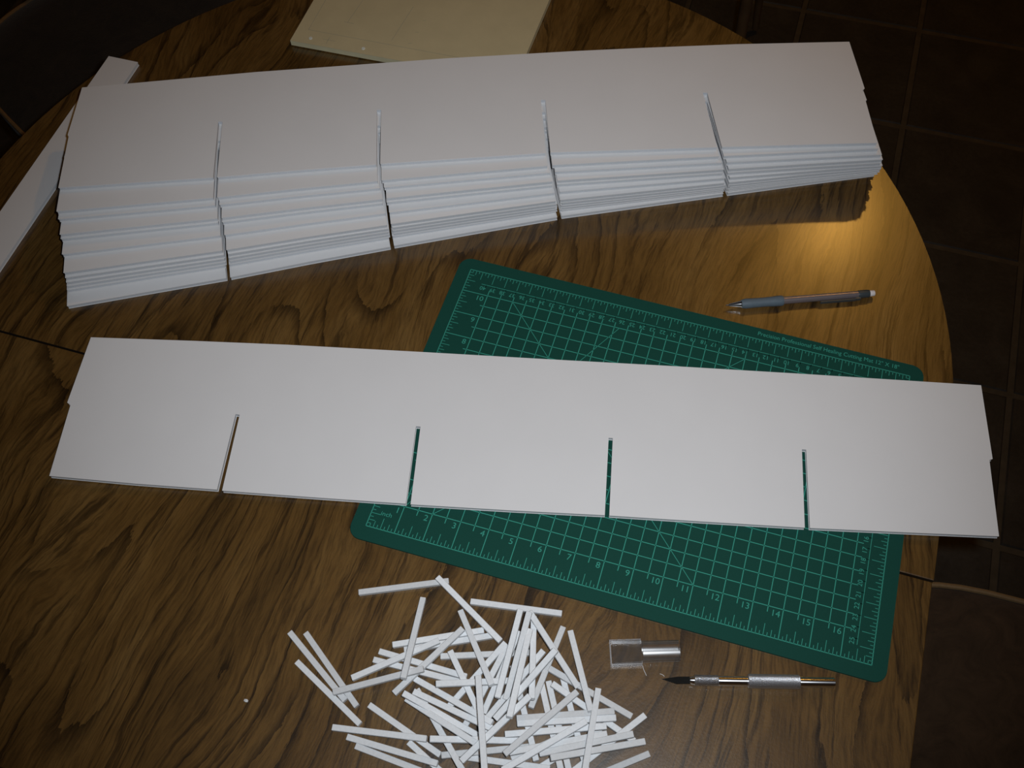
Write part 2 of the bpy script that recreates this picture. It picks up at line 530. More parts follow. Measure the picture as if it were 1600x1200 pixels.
def tube(points, r, seg=8, closed=False):
    bm = bmesh.new()
    pts = [Vector(p) for p in points]
    n = len(pts)
    rings = []
    for i, p in enumerate(pts):
        a = pts[(i - 1) % n] if (closed or i > 0) else p
        b = pts[(i + 1) % n] if (closed or i < n - 1) else p
        d = (b - a).normalized()
        u = d.cross(Vector((0, 0, 1)))
        u = u.normalized() if u.length > 1e-4 else Vector((1, 0, 0))
        w = u.cross(d)
        rr = r[i] if isinstance(r, (list, tuple)) else r
        rings.append([bm.verts.new(p + (u * math.cos(2 * math.pi * k / seg) + w * math.sin(2 * math.pi * k / seg)) * rr) for k in range(seg)])
    for i in range(n if closed else n - 1):
        a, b = rings[i], rings[(i + 1) % n]
        for k in range(seg):
            bm.faces.new((a[k], a[(k + 1) % seg], b[(k + 1) % seg], b[k]))
    if not closed:
        bm.faces.new(rings[0])
        bm.faces.new(list(reversed(rings[-1])))
    return bm


def structure(o):
    o['kind'] = 'structure'
    return o


# ------------------------------------------------------------------ floor: grout bed and tiles
bm = bmesh.new()
add_box(bm, (-0.1045, 1.077, -0.0265), (4.225, 4.592, 0.05))
floor = structure(bm_obj('floor', bm, M_GROUT))
floor['label'] = 'dark tiled floor around the table'
TX, TY = 0.2485, 0.287
bm = bmesh.new()
add_box(bm, (0, 0, -0.005), (TX - 0.010, TY - 0.010, 0.010))
bmesh.ops.bevel(bm, geom=[e for e in bm.edges if all(v.co.z > -0.001 for v in e.verts)], offset=0.0025, segments=1, affect='EDGES')
tile0 = bm_obj('tile', bm, M_TILE, floor)
first = True
for i in range(-11, 6):
    for j in range(-7, 9):
        o = tile0 if first else tile0.copy()
        if not first:
            COL.objects.link(o)
            o.parent = floor
        first = False
        o.location = (0.517 + TX * (i + 0.5), 0.79 + TY * (j + 0.5), random.uniform(0.0, 0.0012))
        o.rotation_euler = (random.uniform(-.003, .003), random.uniform(-.003, .003), 0)

WX0, WX1, WY0, WY1, WH = -2.217, 2.008, -1.219, 3.373, 2.5
M_WALL = simple('beige_wall_paint', (0.30, 0.25, 0.18), 0.9, spec=0.2, var=0.03, scale=6)
for nm, c, sz in (('wall_left', (WX0 - 0.05, (WY0 + WY1) / 2, WH / 2 - 0.0015), (0.1, WY1 - WY0 + 0.2, WH)), ('wall_right', (WX1 + 0.05, (WY0 + WY1) / 2, WH / 2 - 0.0015), (0.1, WY1 - WY0 + 0.2, WH)),
                  ('wall_front', ((WX0 + WX1) / 2, WY0 - 0.05, WH / 2 - 0.0015), (WX1 - WX0, 0.1, WH)), ('wall_back', ((WX0 + WX1) / 2, WY1 + 0.05, WH / 2 - 0.0015), (WX1 - WX0, 0.1, WH)),
                  ('ceiling', ((WX0 + WX1) / 2, (WY0 + WY1) / 2, WH + 0.0485), (WX1 - WX0 + 0.2, WY1 - WY0 + 0.2, 0.1))):
    bm = bmesh.new()
    add_box(bm, c, sz)
    structure(bm_obj(nm, bm, M_WALL))

# ------------------------------------------------------------------ table
CX, CY, CR = -0.0339, 0.2390, 0.5121
SEAM = 0.1020
table = thing('dining_table', 'round dark wood grain dining table with a leaf seam under the cutting mat', 'table', (CX, CY, 0))


def table_piece(name, outline, bev, mat):
    bm = prism(outline, TZ - 0.026, TZ, bev)
    bm.normal_update()
    bmesh.ops.recalc_face_normals(bm, faces=bm.faces)
    for f in bm.faces:
        if abs(f.normal.z) < 0.3:
            f.material_index = 1
    o = bm_obj(name, bm, mat, table)
    o.data.materials.append(M_EDGE)
    return o


def arc(a0, a1, n):
    return [(CR * math.cos(a0 + (a1 - a0) * k / n), CR * math.sin(a0 + (a1 - a0) * k / n)) for k in range(n + 1)]


top_a = arc(0, math.pi, 72) + [(-CR, SEAM + 0.0009 - CY), (CR, SEAM + 0.0009 - CY)]
table_piece('tabletop', top_a, 0.0010, M_WOOD)
leaf_y = SEAM - 0.36
top_b = [(CR - .0012, SEAM - 0.0009 - CY), (-CR, SEAM - 0.0009 - CY), (-CR, leaf_y - CY), (CR - .0012, leaf_y - CY)]
table_piece('table_leaf', top_b, 0.0008, M_WOOD2)
top_c = [(x, y + (leaf_y - 0.0012) - CY) for x, y in arc(math.pi, 2 * math.pi, 72)]
table_piece('tabletop', top_c, 0.0010, M_WOOD)
bm = bmesh.new()
add_box(bm, (0, -0.23, TZ - 0.06), (0.62, 0.62, 0.066))
bm_obj('apron', bm, M_LEG, table)
prof = [(0.05, 0.11), (0.09, 0.12), (0.16, 0.07), (0.3, 0.055), (0.42, 0.075), (0.55, 0.06), (TZ - 0.094, 0.09)]
bm = bmesh.new()
for z0, z1 in zip(prof, prof[1:]):
    bmesh.ops.create_cone(bm, cap_ends=True, segments=24, radius1=z0[1], radius2=z1[1], depth=z1[0] - z0[0], matrix=Matrix.Translation((0, -0.23, (z0[0] + z1[0]) / 2)))
bm_obj('pedestal', bm, M_LEG, table, True)
for k in range(4):
    bm = bmesh.new()
    a = math.pi / 4 + k * math.pi / 2
    vs = add_box(bm, (0.19, 0, 0.055), (0.34, 0.05, 0.07))
    for v in vs:
        if v.co.x > 0.2 and v.co.z > 0.05:
            v.co.z = 0.045
        if v.co.z < 0.03:
            v.co.z = 0.012
    bmesh.ops.bevel(bm, geom=list(bm.edges), offset=0.008, segments=2, affect='EDGES')
    bmesh.ops.transform(bm, matrix=Matrix.Translation((0, -0.23, 0)) @ Matrix.Rotation(a, 4, 'Z'), verts=bm.verts)
    bm_obj('foot', bm, M_LEG, table)


# ------------------------------------------------------------------ chairs
def chair(label, c, ang, half_w, half_d, seat_mat, expo=3.0, seat_z=0.46, leg_r=0.017):
    """ang: heading of the seat front"""
    t = thing('upholstered_chair', label, 'chair', (c[0], c[1], 0), (0, 0, ang), None)
    ol = []
    for k in range(64):
        a = 2 * math.pi * k / 64
        ca, sa = math.cos(a), math.sin(a)
        ol.append((half_d * math.copysign(abs(ca) ** (2 / expo), ca), half_w * math.copysign(abs(sa) ** (2 / expo), sa)))
    bm = bmesh.new()
    lev = [(seat_z - 0.065, 0.97), (seat_z - 0.05, 1.0), (seat_z - 0.012, 1.0), (seat_z - 0.003, 0.985), (seat_z + 0.004, 0.93), (seat_z + 0.010, 0.75), (seat_z + 0.013, 0.4)]
    rings = [[bm.verts.new((x * s, y * s, z)) for x, y in ol] for z, s in lev]
    for a, b in zip(rings, rings[1:]):
        for k in range(64):
            bm.faces.new((a[k], a[(k + 1) % 64], b[(k + 1) % 64], b[k]))
    bm.faces.new(rings[-1])
    bm.faces.new(list(reversed(rings[0])))
    seat = bm_obj('seat', bm, seat_mat, t, True)
    bm_obj('piping', tube([(x * 0.997, y * 0.997, seat_z - 0.002) for x, y in ol], 0.0032, 8, True), M_PIPING, seat, True)
    for sx in (-1, 1):
        for sy in (-1, 1):
            x, y = sx * (half_d - 0.05), sy * (half_w - 0.045)
            x2, y2 = x + sx * 0.015, y + sy * 0.01
            bm = tube([(x2, y2, 0.012), (x * 1.01, y * 1.01, 0.2), (x, y, seat_z - 0.066)], [leg_r * 0.75, leg_r, leg_r * 1.15], 12)
            bm_obj('leg', bm, M_LEG, t, True)
    xb = -half_d + 0.03
    for sy in (-1, 1):
        y = sy * (half_w - 0.05)
        bm = tube([(xb - 0.02, y, seat_z - 0.05), (xb - 0.035, y, 0.7), (xb - 0.09, y * 0.95, 0.98)], [0.018, 0.016, 0.013], 10)
        bm_obj('back_post', bm, M_LEG, t, True)
    bm = tube([(xb - 0.085, -(half_w - 0.02), 0.965), (xb - 0.105, -half_w * 0.5, 0.985), (xb - 0.112, 0, 0.99), (xb - 0.105, half_w * 0.5, 0.985), (xb - 0.085, half_w - 0.02, 0.965)], 0.02, 10)
    bm_obj('top_rail', bm, M_LEG, t, True)
    for k in range(4):
        y = (k - 1.5) * half_w * 0.36
        bm = tube([(xb - 0.025, y, seat_z + 0.005), (xb - 0.045, y, 0.72), (xb - 0.1, y, 0.975)], 0.009, 8)
        bm_obj('spindle', bm, M_LEG, t, True)
    return t


chair('brown plush chair with tan piping tucked in at the right side of the table', (0.655, -0.002), math.pi, 0.229, 0.225, M_SEAT, 2.9)
d = Vector((0.87, -0.49, 0)).normalized()
nrm = Vector((0.49, 0.87, 0)).normalized()
pc = Vector((-0.83, 0.552, 0)) + nrm * 0.205 - d * 0.02
chair('charcoal plush chair with tan piping beyond the table edge at upper left', (pc.x, pc.y), math.atan2(d.y, d.x), 0.205, 0.21, M_SEAT2, 3.0)
chair('dark chair behind the far edge of the table, one wooden leg in view', (-0.012, 1.38), -math.pi / 2, 0.225, 0.21, M_SEAT2, 3.0, 0.46, 0.0095)


# ------------------------------------------------------------------ foam boards
def shrink(ol, d):
    """outline moved inward by d"""
    n = len(ol)
    area = sum(ol[i][0] * ol[(i + 1) % n][1] - ol[(i + 1) % n][0] * ol[i][1] for i in range(n))
    sg = 1 if area > 0 else -1
    out = []
    for i in range(n):
        p, q, r = Vector(ol[i - 1]), Vector(ol[i]), Vector(ol[(i + 1) % n])
        e1, e2 = (q - p).normalized(), (r - q).normalized()
        n1, n2 = Vector((-e1.y, e1.x)) * sg, Vector((-e2.y, e2.x)) * sg
        m_ = n1 + n2
        m_ = m_ * (d / max(0.3, m_.dot(n1))) if m_.length > 1e-6 else n1 * d
        out.append((q.x + m_.x, q.y + m_.y))
    return out


def foam_board_parts(outline, thick):
    """meshes of core, upper and lower facing in board coordinates (z from 0 to thick)"""
    f = 0.0006
    res = []
    for nm, z0, z1, mt, o_ in (('foam_core', f, thick - f, M_CORE, shrink(outline, 0.00035)), ('card_facing', thick - f, thick, M_FACE, outline), ('card_facing', 0, f, M_FACE, outline)):
        bm = prism(o_, z0, z1)
        bmesh.ops.recalc_face_normals(bm, faces=bm.faces)
        me = bpy.data.meshes.new(nm)
        bm.to_mesh(me)
        bm.free()
        me.materials.append(mt)
        res.append((nm, me))
    return res


def foam_board(meshes, label, loc, rz, group=None):
    t = thing('slotted_foam_board', label, 'foam board', loc, (0, 0, rz), group)
    for nm, me in meshes:
        link(nm, me, None, t)
    return t


BT = 0.0050
cx = sum(p[0] for p in BOARD_OUTLINE) / len(BOARD_OUTLINE)
cy = sum(p[1] for p in BOARD_OUTLINE) / len(BOARD_OUTLINE)
loose = foam_board_parts([(x - cx, y - cy) for x, y in BOARD_OUTLINE], BT)
foam_board(loose, 'single white foam board with four slots lying across the green cutting mat', (cx, cy, MZ + 0.0003), 0)

ORD = ['top', 'second', 'third', 'fourth', 'fifth', 'sixth', 'seventh', 'eighth', 'ninth', 'tenth', 'eleventh']
stack_meshes = foam_board_parts([(x - STACK_BL[0], y - STACK_BL[1]) for x, y in STACK_OUTLINE], BT)
for k, (x, y, z, a, g_) in enumerate(STACK_POSES):
    if k == 0:
        lab = 'topmost white slotted foam board, its whole face in view on the fanned stack'
    elif k == len(STACK_POSES) - 1:
        lab = 'bottom white slotted foam board of the fanned stack, lying on the table'
    else:
        lab = '%s white slotted foam board down from the top of the fanned stack' % ORD[k]
    t = foam_board(stack_meshes, lab, (x, y, z), a, 'slotted foam boards in the stack')
    t.scale = (g_, g_, 1)

# long white offcut at the left edge of the table
def strip_board():
    t = thing('foam_offcut', 'long narrow white foam strip along the left edge of the table', 'foam strip', (-0.479, 0.07, TZ + 0.0003), (0, 0, 0))
    ol = [(-0.0205, -0.40), (0.0195, -0.40), (0.0200, 0.4005), (-0.0182, 0.4005)]
    for nm, me in foam_board_parts(ol, BT):
        link(nm, me, None, t)
    return t


strip_board()

# ------------------------------------------------------------------ cream drawing board at the back
pad = thing('drawing_board', 'cream board with faint pencil lines lying behind the foam board stack', 'board', (-0.162, 0.650, TZ + 0.0003))
PW, PD = 0.272, 0.208
bm = prism([(-PW / 2 - 0.003, -PD / 2 + 0.006), (PW / 2 - 0.004, -PD / 2 + 0.006), (PW / 2 - 0.004, PD / 2 + 0.003), (-PW / 2 - 0.003, PD / 2 + 0.003)], 0, 0.0012)
bm_obj('white_backing', bm, M_SHEET, pad)
bm = prism([(-PW / 2, -PD / 2), (PW / 2, -PD / 2 + 0.004), (PW / 2, PD / 2), (-PW / 2, PD / 2)], 0.0013, 0.0078)
bm_obj('core', bm, M_CREAM_EDGE, pad)
bm = prism([(-PW / 2, -PD / 2), (PW / 2, -PD / 2 + 0.004), (PW / 2, PD / 2), (-PW / 2, PD / 2)], 0.0078, 0.0082)
bm_obj('face', bm, M_CREAM, pad)


def flat_line(bm, a, b, w, z):
    a, b = Vector((*a, 0)), Vector((*b, 0))
    d_ = (b - a).normalized()
    n_ = Vector((-d_.y, d_.x, 0)) * w / 2
    vs = [bm.verts.new(p + Vector((0, 0, z))) for p in (a - n_, b - n_, b + n_, a + n_)]
    bm.faces.new(vs)


bm = bmesh.new()
zz = 0.00825
x0, y0 = -PW / 2, -PD / 2
for a, b in (((x0 + .014, y0 + .022), (x0 + .20, y0 + .024)), ((x0 + .014, y0 + .022), (x0 + .014, y0 + .12)), ((x0 + .043, y0 + .006), (x0 + .043, y0 + .018)),
             ((x0 + .036, y0 + .012), (x0 + .052, y0 + .012)), ((x0 + .05, y0 + .045), (x0 + .062, y0 + .045)), ((x0 + .054, y0 + .045), (x0 + .058, y0 + .09)),
             ((x0 + .115, y0 + .03), (x0 + .12, y0 + .09)), ((x0 + .135, y0 + .030), (x0 + .139, y0 + .032)), ((x0 + .137, y0 + .05), (x0 + .141, y0 + .051)), ((x0 + .139, y0 + .07), (x0 + .143, y0 + .072))):
    flat_line(bm, a, b, 0.0006, zz)
bm_obj('pencil_lines', bm, M_PENCIL, pad)
for px_, py_ in ((x0 + .022, y0 + .0095), (x0 + .088, y0 + .0095)):
    bm = bmesh.new()
    bmesh.ops.create_cone(bm, cap_ends=True, segments=16, radius1=0.0022, radius2=0.0019, depth=0.0006, matrix=Matrix.Translation((px_, py_, 0.0085)))
    bm_obj('filled_hole', bm, M_SPOT, pad)

# ------------------------------------------------------------------ cutting mat
H = MAT_H


def mat_xy(x, y):
    w = H[6] * x + H[7] * y + H[8]
    return ((H[0] * x + H[1] * y + H[2]) / w, (H[3] * x + H[4] * y + H[5]) / w)


cutting_mat = thing('cutting_mat', 'green gridded cutting mat under the single foam board', 'cutting mat', (0, 0, TZ + 0.0001))
ol = []
rc = 0.42
for cx_, cy_, a0 in ((17.5 - rc, 11.5 - rc, 0), (-0.5 + rc, 11.5 - rc, 90), (-0.5 + rc, -0.5 + rc, 180), (17.5 - rc, -0.5 + rc, 270)):
    for k in range(9):
        a = math.radians(a0 + 90 * k / 8)
        ol.append(mat_xy(cx_ + rc * math.cos(a), cy_ + rc * math.sin(a)))
bm_obj('mat_sheet', prism(ol, 0, MAT_T - 0.0001, 0.0004, 1), M_MAT, cutting_mat)

LZ = MAT_T - 0.0001 + 0.00006


def grid_mesh(lines, name):
    bm = bmesh.new()
    for x0_, y0_, x1_, y1_, w in lines:
        flat_line(bm, mat_xy(x0_, y0_), mat_xy(x1_, y1_), w, LZ)
    return bm_obj(name, bm, M_PRINT, cutting_mat)


G = 0.00072
T_ = 0.00050
lines = [(0, 0, 17, 0, G), (17, 0, 17, 11, G), (17, 11, 0, 11, G), (0, 11, 0, 0, G)]
grid_mesh(lines, 'printed_border')
lines = []
for k in range(2, 33):
    x = k * 0.5
    y_lo = 0.0 if k % 2 == 0 else 0.80
    lines.append((x, y_lo, x, 10.22, G))
for k in range(2, 21):
    y = k * 0.5
    x_lo = 0.0 if k % 2 == 0 else 0.86
    lines.append((x_lo, y, 16.22, y, G))
lines += [(1, 1, 1 + 9 / math.tan(math.radians(60)), 10, T_), (2, 1, 11, 10, T_), (2, 10, 11, 1, T_)]
g = grid_mesh(lines, 'printed_grid')
g['kind'] = 'stuff'
lines = []
for k in range(1, 17 * 8):
    if k % 8:
        ln = {4: 0.40, 2: 0.24, 6: 0.24}.get(k % 8, 0.13)
        lines.append((k / 8, 0, k / 8, ln, T_))
for k in range(1, 11 * 8):
    if k % 8:
        ln = {4: 0.34, 2: 0.22, 6: 0.22}.get(k % 8, 0.13)
        lines.append((0, k / 8, ln, k / 8, T_))
for k in range(1, 17 * 8):
    ln = 0.46 if k % 4 == 0 else (0.20 if k % 2 == 0 else 0.12)
    if k in (4,):
        ln = 0.36
    lines.append((k / 8, 11, k / 8, 11 - ln, T_))
for k in range(1, 11 * 8):
    ln = 0.44 if k % 4 == 0 else (0.22 if k % 2 == 0 else 0.13)
    lines.append((17, k / 8, 17 - ln, k / 8, T_))
# centimetre scales along the top and the right side
CO = 16.46
CT = 10.46
CM = 1 / 2.54
lines.append((CO - 40.25 * CM, CT, CO, CT, T_))
lines.append((CO, CT, CO, CT - 25.25 * CM, T_))
for k in range(1, 81):
    if CO - (k / 2 + .25) * CM > 0.5:
        xx = CO - (k / 2 + (0.25 if k % 2 else -0.25) * 1.0) * CM
        lines.append((xx, CT, xx, CT - 0.10, T_))
for k in range(1, 51):
    yy = CT - (k / 2 + (0.25 if k % 2 else -0.25)) * CM
    lines.append((CO, yy, CO - 0.10, yy, T_))
g = grid_mesh(lines, 'printed_ruler_ticks')
g['kind'] = 'stuff'

_glyph = {}


def glyphs(txt):
    """triangulated outline of a text at size 1, centred on its own origin"""
    if txt not in _glyph:
        cu = bpy.data.curves.new('text', 'FONT')
        cu.body = txt
        cu.size = 1.0
        cu.align_x = 'CENTER'
        cu.align_y = 'CENTER'
        cu.resolution_u = 3
        ob = bpy.data.objects.new('text', cu)
        COL.objects.link(ob)
        bpy.context.view_layer.update()
        me = bpy.data.meshes.new_from_object(ob.evaluated_get(bpy.context.evaluated_depsgraph_get()))
        _glyph[txt] = ([v.co.copy() for v in me.vertices], [tuple(p.vertices) for p in me.polygons])
        bpy.data.meshes.remove(me)
        bpy.data.objects.remove(ob)
        bpy.data.curves.remove(cu)
    return _glyph[txt]


def text_mesh(items, name):
    vs, fs = [], []
    for txt, x, y, size, rot, sx in items:
        v, f = glyphs(txt)
        c, s = math.cos(rot), math.sin(rot)
        base = len(vs)
        for p in v:
            px_, py_ = p.x * size * sx, p.y * size
            wx, wy = mat_xy(x + c * px_ - s * py_, y + s * px_ + c * py_)
            vs.append((wx, wy, LZ))
        fs += [tuple(base + i for i in q) for q in f]
    me = bpy.data.meshes.new(name)
    me.from_pydata(vs, [], fs)
    o = link(name, me, M_PRINT, cutting_mat)
    o['kind'] = 'stuff'
    return o


items = [(str(k), k - 0.17 - 0.06 * (k > 9), 0.80, 0.30, 0, 1.05) for k in range(1, 17)]
items += [(str(k), 0.80 - 0.06 * (k > 9), k - 0.20, 0.30, 0, 1.05) for k in range(2, 11)]
items += [('inch', 0.52, 0.56, 0.22, 0, 1.1)]
text_mesh(items, 'printed_inch_numbers')
items = [(str(k), CO - k * CM, CT - 0.17, 0.235, math.pi, 1.0) for k in range(1, 41)]
items += [(str(k), CO - 0.17, CT - k * CM, 0.235, math.pi / 2, 1.0) for k in range(1, 26)]
text_mesh(items, 'printed_centimetre_numbers')
text_mesh([('Precision Professional Self Healing Cutting Mat 12" X 18"', 13.92, 11.25, 0.245, 0, 0.94)], 'printed_title')

# ------------------------------------------------------------------ cut foam strips in the pile
LAB = {
    's4': 'white foam stick farthest up, pointing at the mat, end under another stick',
    's5': 'white foam stick lying from the farthest stick down to the pile',
    's7': 'white foam stick lying crosswise at the far right edge of the pile nearest the mat',
    's1': 'middle of the three white foam sticks slanting at the left of the pile',
    's2': 'upper right of the three white foam sticks slanting at the left of the pile',
    's3': 'lower left of the three white foam sticks slanting at the left of the pile',
    's6': 'white foam stick standing out upright on top at upper left of the pile',
    's16': 'slanted white foam stick on top just below the longest slanted stick',
    's9': 'white foam stick pointing out left from the pile just below the upright stick',
    's11': 'white foam stick whose left end rests on the three slanted sticks at left',
    's10': 'white foam stick crossing under the lower end of the upright stick at upper left',
    's8a': 'upper of two side by side white foam sticks under the upright stick',
    's8b': 'lower of two side by side white foam sticks under the upright stick',
    's12': 'upper of two parallel white foam sticks poking out left of the upright stick',
    's13': 'lower of two parallel white foam sticks poking out left of the upright stick',
    's49': 'white foam stick slanting down right at lower left, one end under the level stick',
    's44': 'white foam stick lying nearly level, leftmost end of the lower left group',
    's51': 'white foam stick just below the nearly level stick at lower left',
    's52': 'white foam stick nearest the bottom left corner of the pile',
    's50': 'white foam stick running off the bottom under the lower left group',
    's18': 'long white foam stick on top in the middle running off the bottom of the photo',
    's21': 'left of the three steep parallel white foam sticks on top at the centre',
    's22': 'middle of the three steep parallel white foam sticks on top at the centre',
    's23': 'right and nearest of the three steep parallel white foam sticks on top at the centre',
    's25': 'long white foam stick slanting from the centre peak down to the right',
    's31': 'white foam stick slanting on top at the far right of the pile',
    's30': 'white foam stick rising left of the far right slanted stick',
    's32': 'white foam stick pointing lower right out of the right side of the pile',
    's34': 'upper of three stacked level white foam sticks at right of the pile',
    's35': 'middle of three stacked level white foam sticks at right of the pile',
    's36': 'lower of three stacked level white foam sticks at right of the pile',
    's37': 'long white foam stick lying diagonally on top of the level sticks at right',
    's38': 'white foam stick lying diagonally on top, reaching the bottom edge of the photo',
    's39': 'upright white foam stick on the right whose top the slanted stick overlaps',
    's40': 'white foam stick pointing up right between two right hand sticks',
    's42': 'white foam stick sticking out farthest right, lying nearly level near the bottom',
    's41': 'white foam stick just above the farthest right level stick',
    's43': 'white foam stick at the bottom right running off the photo',
    's26': 'thick looking white foam stick leaning down left from beneath the long right slanted stick',
    's29': 'white foam stick slanting down left under the nearest steep central stick',
    's48': 'white foam stick slanting down right above the two side by side grey looking ones',
    's46a': 'upper of two side by side slanting white foam sticks left of centre',
    's46b': 'lower of two side by side slanting white foam sticks left of centre',
    's14': 'level white foam stick in the upper middle of the pile under the central sticks',
    's15': 'level white foam stick highest in the pile, right of the upright stick',
    's17': 'white foam stick slanting down right from the gap beside the level upper stick',
    's24': 'nearly upright white foam stick right of the three steep central ones',
}
LAB.update({
    's45': 'nearly level white foam stick just right of the end of the lower left level one',
    's47': 'white foam stick slanting steeply down under the level ones at lower middle',
    's53': 'short looking level white foam stick below the left level one, under the diagonal',
    's54': 'level white foam stick nearest the bottom edge right of the long middle stick',
    's46c': 'bright white foam stick at the lower edge of the side by side grey pair',
    's19': 'white foam stick slanting up right behind the left of three steep central sticks',
    's27': 'white foam stick slanting up right through behind the steep central sticks',
    's63': 'white foam stick at the bottom edge beneath the two lowest right level sticks',
    's55': 'white foam stick poking down below the long right diagonal stick',
})
REST = 'white foam stick partly buried among the others in the pile'
_sm = {}


def stick_mesh(L):
    k = round(L, 4)
    if k not in _sm:
        bm = bmesh.new()
        add_box(bm, (0, 0, 0.00225), (L, 0.0048, 0.0045))
        bmesh.ops.bevel(bm, geom=list(bm.edges), offset=0.0003, segments=1, affect='EDGES')
        me = bpy.data.meshes.new('foam_stick')
        bm.to_mesh(me)
        bm.free()
        me.materials.append(M_STRIP)
        _sm[k] = me
    return _sm[k]


for sid, x, y, z, a, b, L in STRIPS:
    o = link('foam_stick', stick_mesh(L))
    o.location = (x, y, z)
    o.rotation_euler = (0, -math.atan(b), a)
    tag(o, LAB.get(sid, REST), 'foam stick', 'cut foam sticks in the pile')

# ------------------------------------------------------------------ hobby knife
kn = thing('hobby_knife', 'silver hobby knife with knurled grip lying below the green mat', 'knife', (0.3034, -0.0363, TZ), (0, 0, math.atan2(-0.0057 + 0.0363, 0.4115 - 0.3034)))
KL = math.hypot(0.4115 - 0.3034, -0.0057 + 0.0363)
RZ = 0.0056
sh = Matrix.Translation((0, 0, RZ))


def lathe_part(prof, name, mat, parent, M=None, seg=32):
    bm = lathe_x(prof, seg)
    bmesh.ops.transform(bm, matrix=sh if M is None else M, verts=bm.verts)
    return bm_obj(name, bm, mat, parent, True)


def knurled(x0_, x1_, r, rows, name, mat=M_KNURL):
    """collar with raised diamond knurling"""
    bm = bmesh.new()
    seg = 48
    nx = rows
    rings = [[bm.verts.new((x0_, 0.80 * r * math.cos(2 * math.pi * k / seg), 0.80 * r * math.sin(2 * math.pi * k / seg))) for k in range(seg)]]
    for i in range(nx + 1):
        x = x0_ + 0.0004 + (x1_ - x0_ - 0.0008) * i / nx
        ring = []
        for k in range(seg):
            a = 2 * math.pi * k / seg
            rr = r * (1 - (0.045 if (i + k) % 2 else 0.0))
            ring.append(bm.verts.new((x, rr * math.cos(a), rr * math.sin(a))))
        rings.append(ring)
    rings.append([bm.verts.new((x1_, 0.80 * r * math.cos(2 * math.pi * k / seg), 0.80 * r * math.sin(2 * math.pi * k / seg))) for k in range(seg)])
    for a, b in zip(rings, rings[1:]):
        for k in range(seg):
            bm.faces.new((a[k], a[(k + 1) % seg], b[(k + 1) % seg], b[k]))
    bm.faces.new(list(reversed(rings[0])))
    bm.faces.new(rings[-1])
    bmesh.ops.transform(bm, matrix=sh, verts=bm.verts)
    return bm_obj(name, bm, mat, kn, False)


xs1, xs2, xs3 = KL * 0.19, KL * 0.395, KL * 0.757
knurled(0.0022, xs1, 0.0043, 44, 'knurled_collet', M_KNURL2)
lathe_part([(-0.0012, 0.0024), (0.0, 0.0030), (0.0022, 0.0034)], 'collet_jaw', M_CHROME, kn)
lathe_part([(xs1, 0.0037), (xs1 + 0.001, 0.0039), (xs2, 0.0039)], 'front_shaft', M_CHROME, kn)
knurled(xs2, xs3, 0.0056, 70, 'knurled_sleeve')
lathe_part([(xs3, 0.0040), (KL - 0.0008, 0.0040), (KL, 0.0034)], 'rear_shaft', M_CHROME, kn)
bm = bmesh.new()
pr = [(-0.0008, 0.0029), (-0.0105, 0.0030), (-0.0235, 0.0012), (-0.0115, -0.0029), (-0.0008, -0.0029)]
lo = [bm.verts.new((x, y, RZ - 0.0003 + 0.13 * x)) for x, y in pr]
hi = [bm.verts.new((x, y * 0.94, RZ + 0.0003 + 0.13 * x)) for x, y in pr]
bm.faces.new(list(reversed(lo)))
bm.faces.new(hi)
for i in range(5):
    bm.faces.new((lo[i], lo[(i + 1) % 5], hi[(i + 1) % 5], hi[i]))
bm_obj('blade', bm, M_BLADE, kn)

# ------------------------------------------------------------------ clear blade cap
ca = math.atan2(-0.0066 + 0.0247, 0.2857 - 0.2345)
cap = thing('knife_cap', 'clear plastic blade cap lying just above the hobby knife point', 'cap', (0.2372, -0.0335, TZ + 0.0002), (0, 0, ca - 0.02))
# flat blade guard: a thin hollow sleeve
bm = bmesh.new()


def shell(bm, x0_, x1_, w0, w1, h0, h1, th):
    """hollow rectangular sleeve, closed at x0"""
    def loop(x, w, h, ins):
        return [bm.verts.new((x, -w / 2 + ins, ins)), bm.verts.new((x, w / 2 - ins, ins)), bm.verts.new((x, w / 2 - ins, h - ins)), bm.verts.new((x, -w / 2 + ins, h - ins))]
    oa, ob = loop(x0_, w0, h0, 0), loop(x1_, w1, h1, 0)
    ia, ib = loop(x0_ + th, w0, h0, th), loop(x1_, w1, h1, th)
    for p, q in ((oa, ob), (ib, ia)):
        for k in range(4):
            bm.faces.new((p[k], p[(k + 1) % 4], q[(k + 1) % 4], q[k]))
    bm.faces.new(list(reversed(oa)))
    bm.faces.new(ia)
    for k in range(4):
        bm.faces.new((ob[k], ob[(k + 1) % 4], ib[(k + 1) % 4], ib[k]))


shell(bm, 0.0, 0.0245, 0.0188, 0.0176, 0.0062, 0.0080, 0.0011)
bmesh.ops.bevel(bm, geom=[e for e in bm.edges if abs(e.verts[0].co.x) < 1e-6 and abs(e.verts[1].co.x) < 1e-6], offset=0.0005, segments=2, affect='EDGES')
bm_obj('blade_guard', bm, M_CLEAR, cap)
bm = bmesh.new()
seg = 28
rr = [(0.0250, 0.0088), (0.0545, 0.0086)]
rings = []
for x, r in rr:
    rings.append([bm.verts.new((x, r * math.cos(2 * math.pi * k / seg), 0.0063 + 0.0062 * math.sin(2 * math.pi * k / seg))) for k in range(seg)])
for x, r in reversed(rr):
    rings.append([bm.verts.new((x, (r - 0.0018) * math.cos(2 * math.pi * k / seg), 0.0063 + 0.0046 * math.sin(2 * math.pi * k / seg))) for k in range(seg)])
rings.append(rings[0])
for a, b in zip(rings, rings[1:]):
    for k in range(seg):
        bm.faces.new((a[k], a[(k + 1) % seg], b[(k + 1) % seg], b[k]))
bm_obj('socket_tube', bm, M_CLEAR2, cap, True)

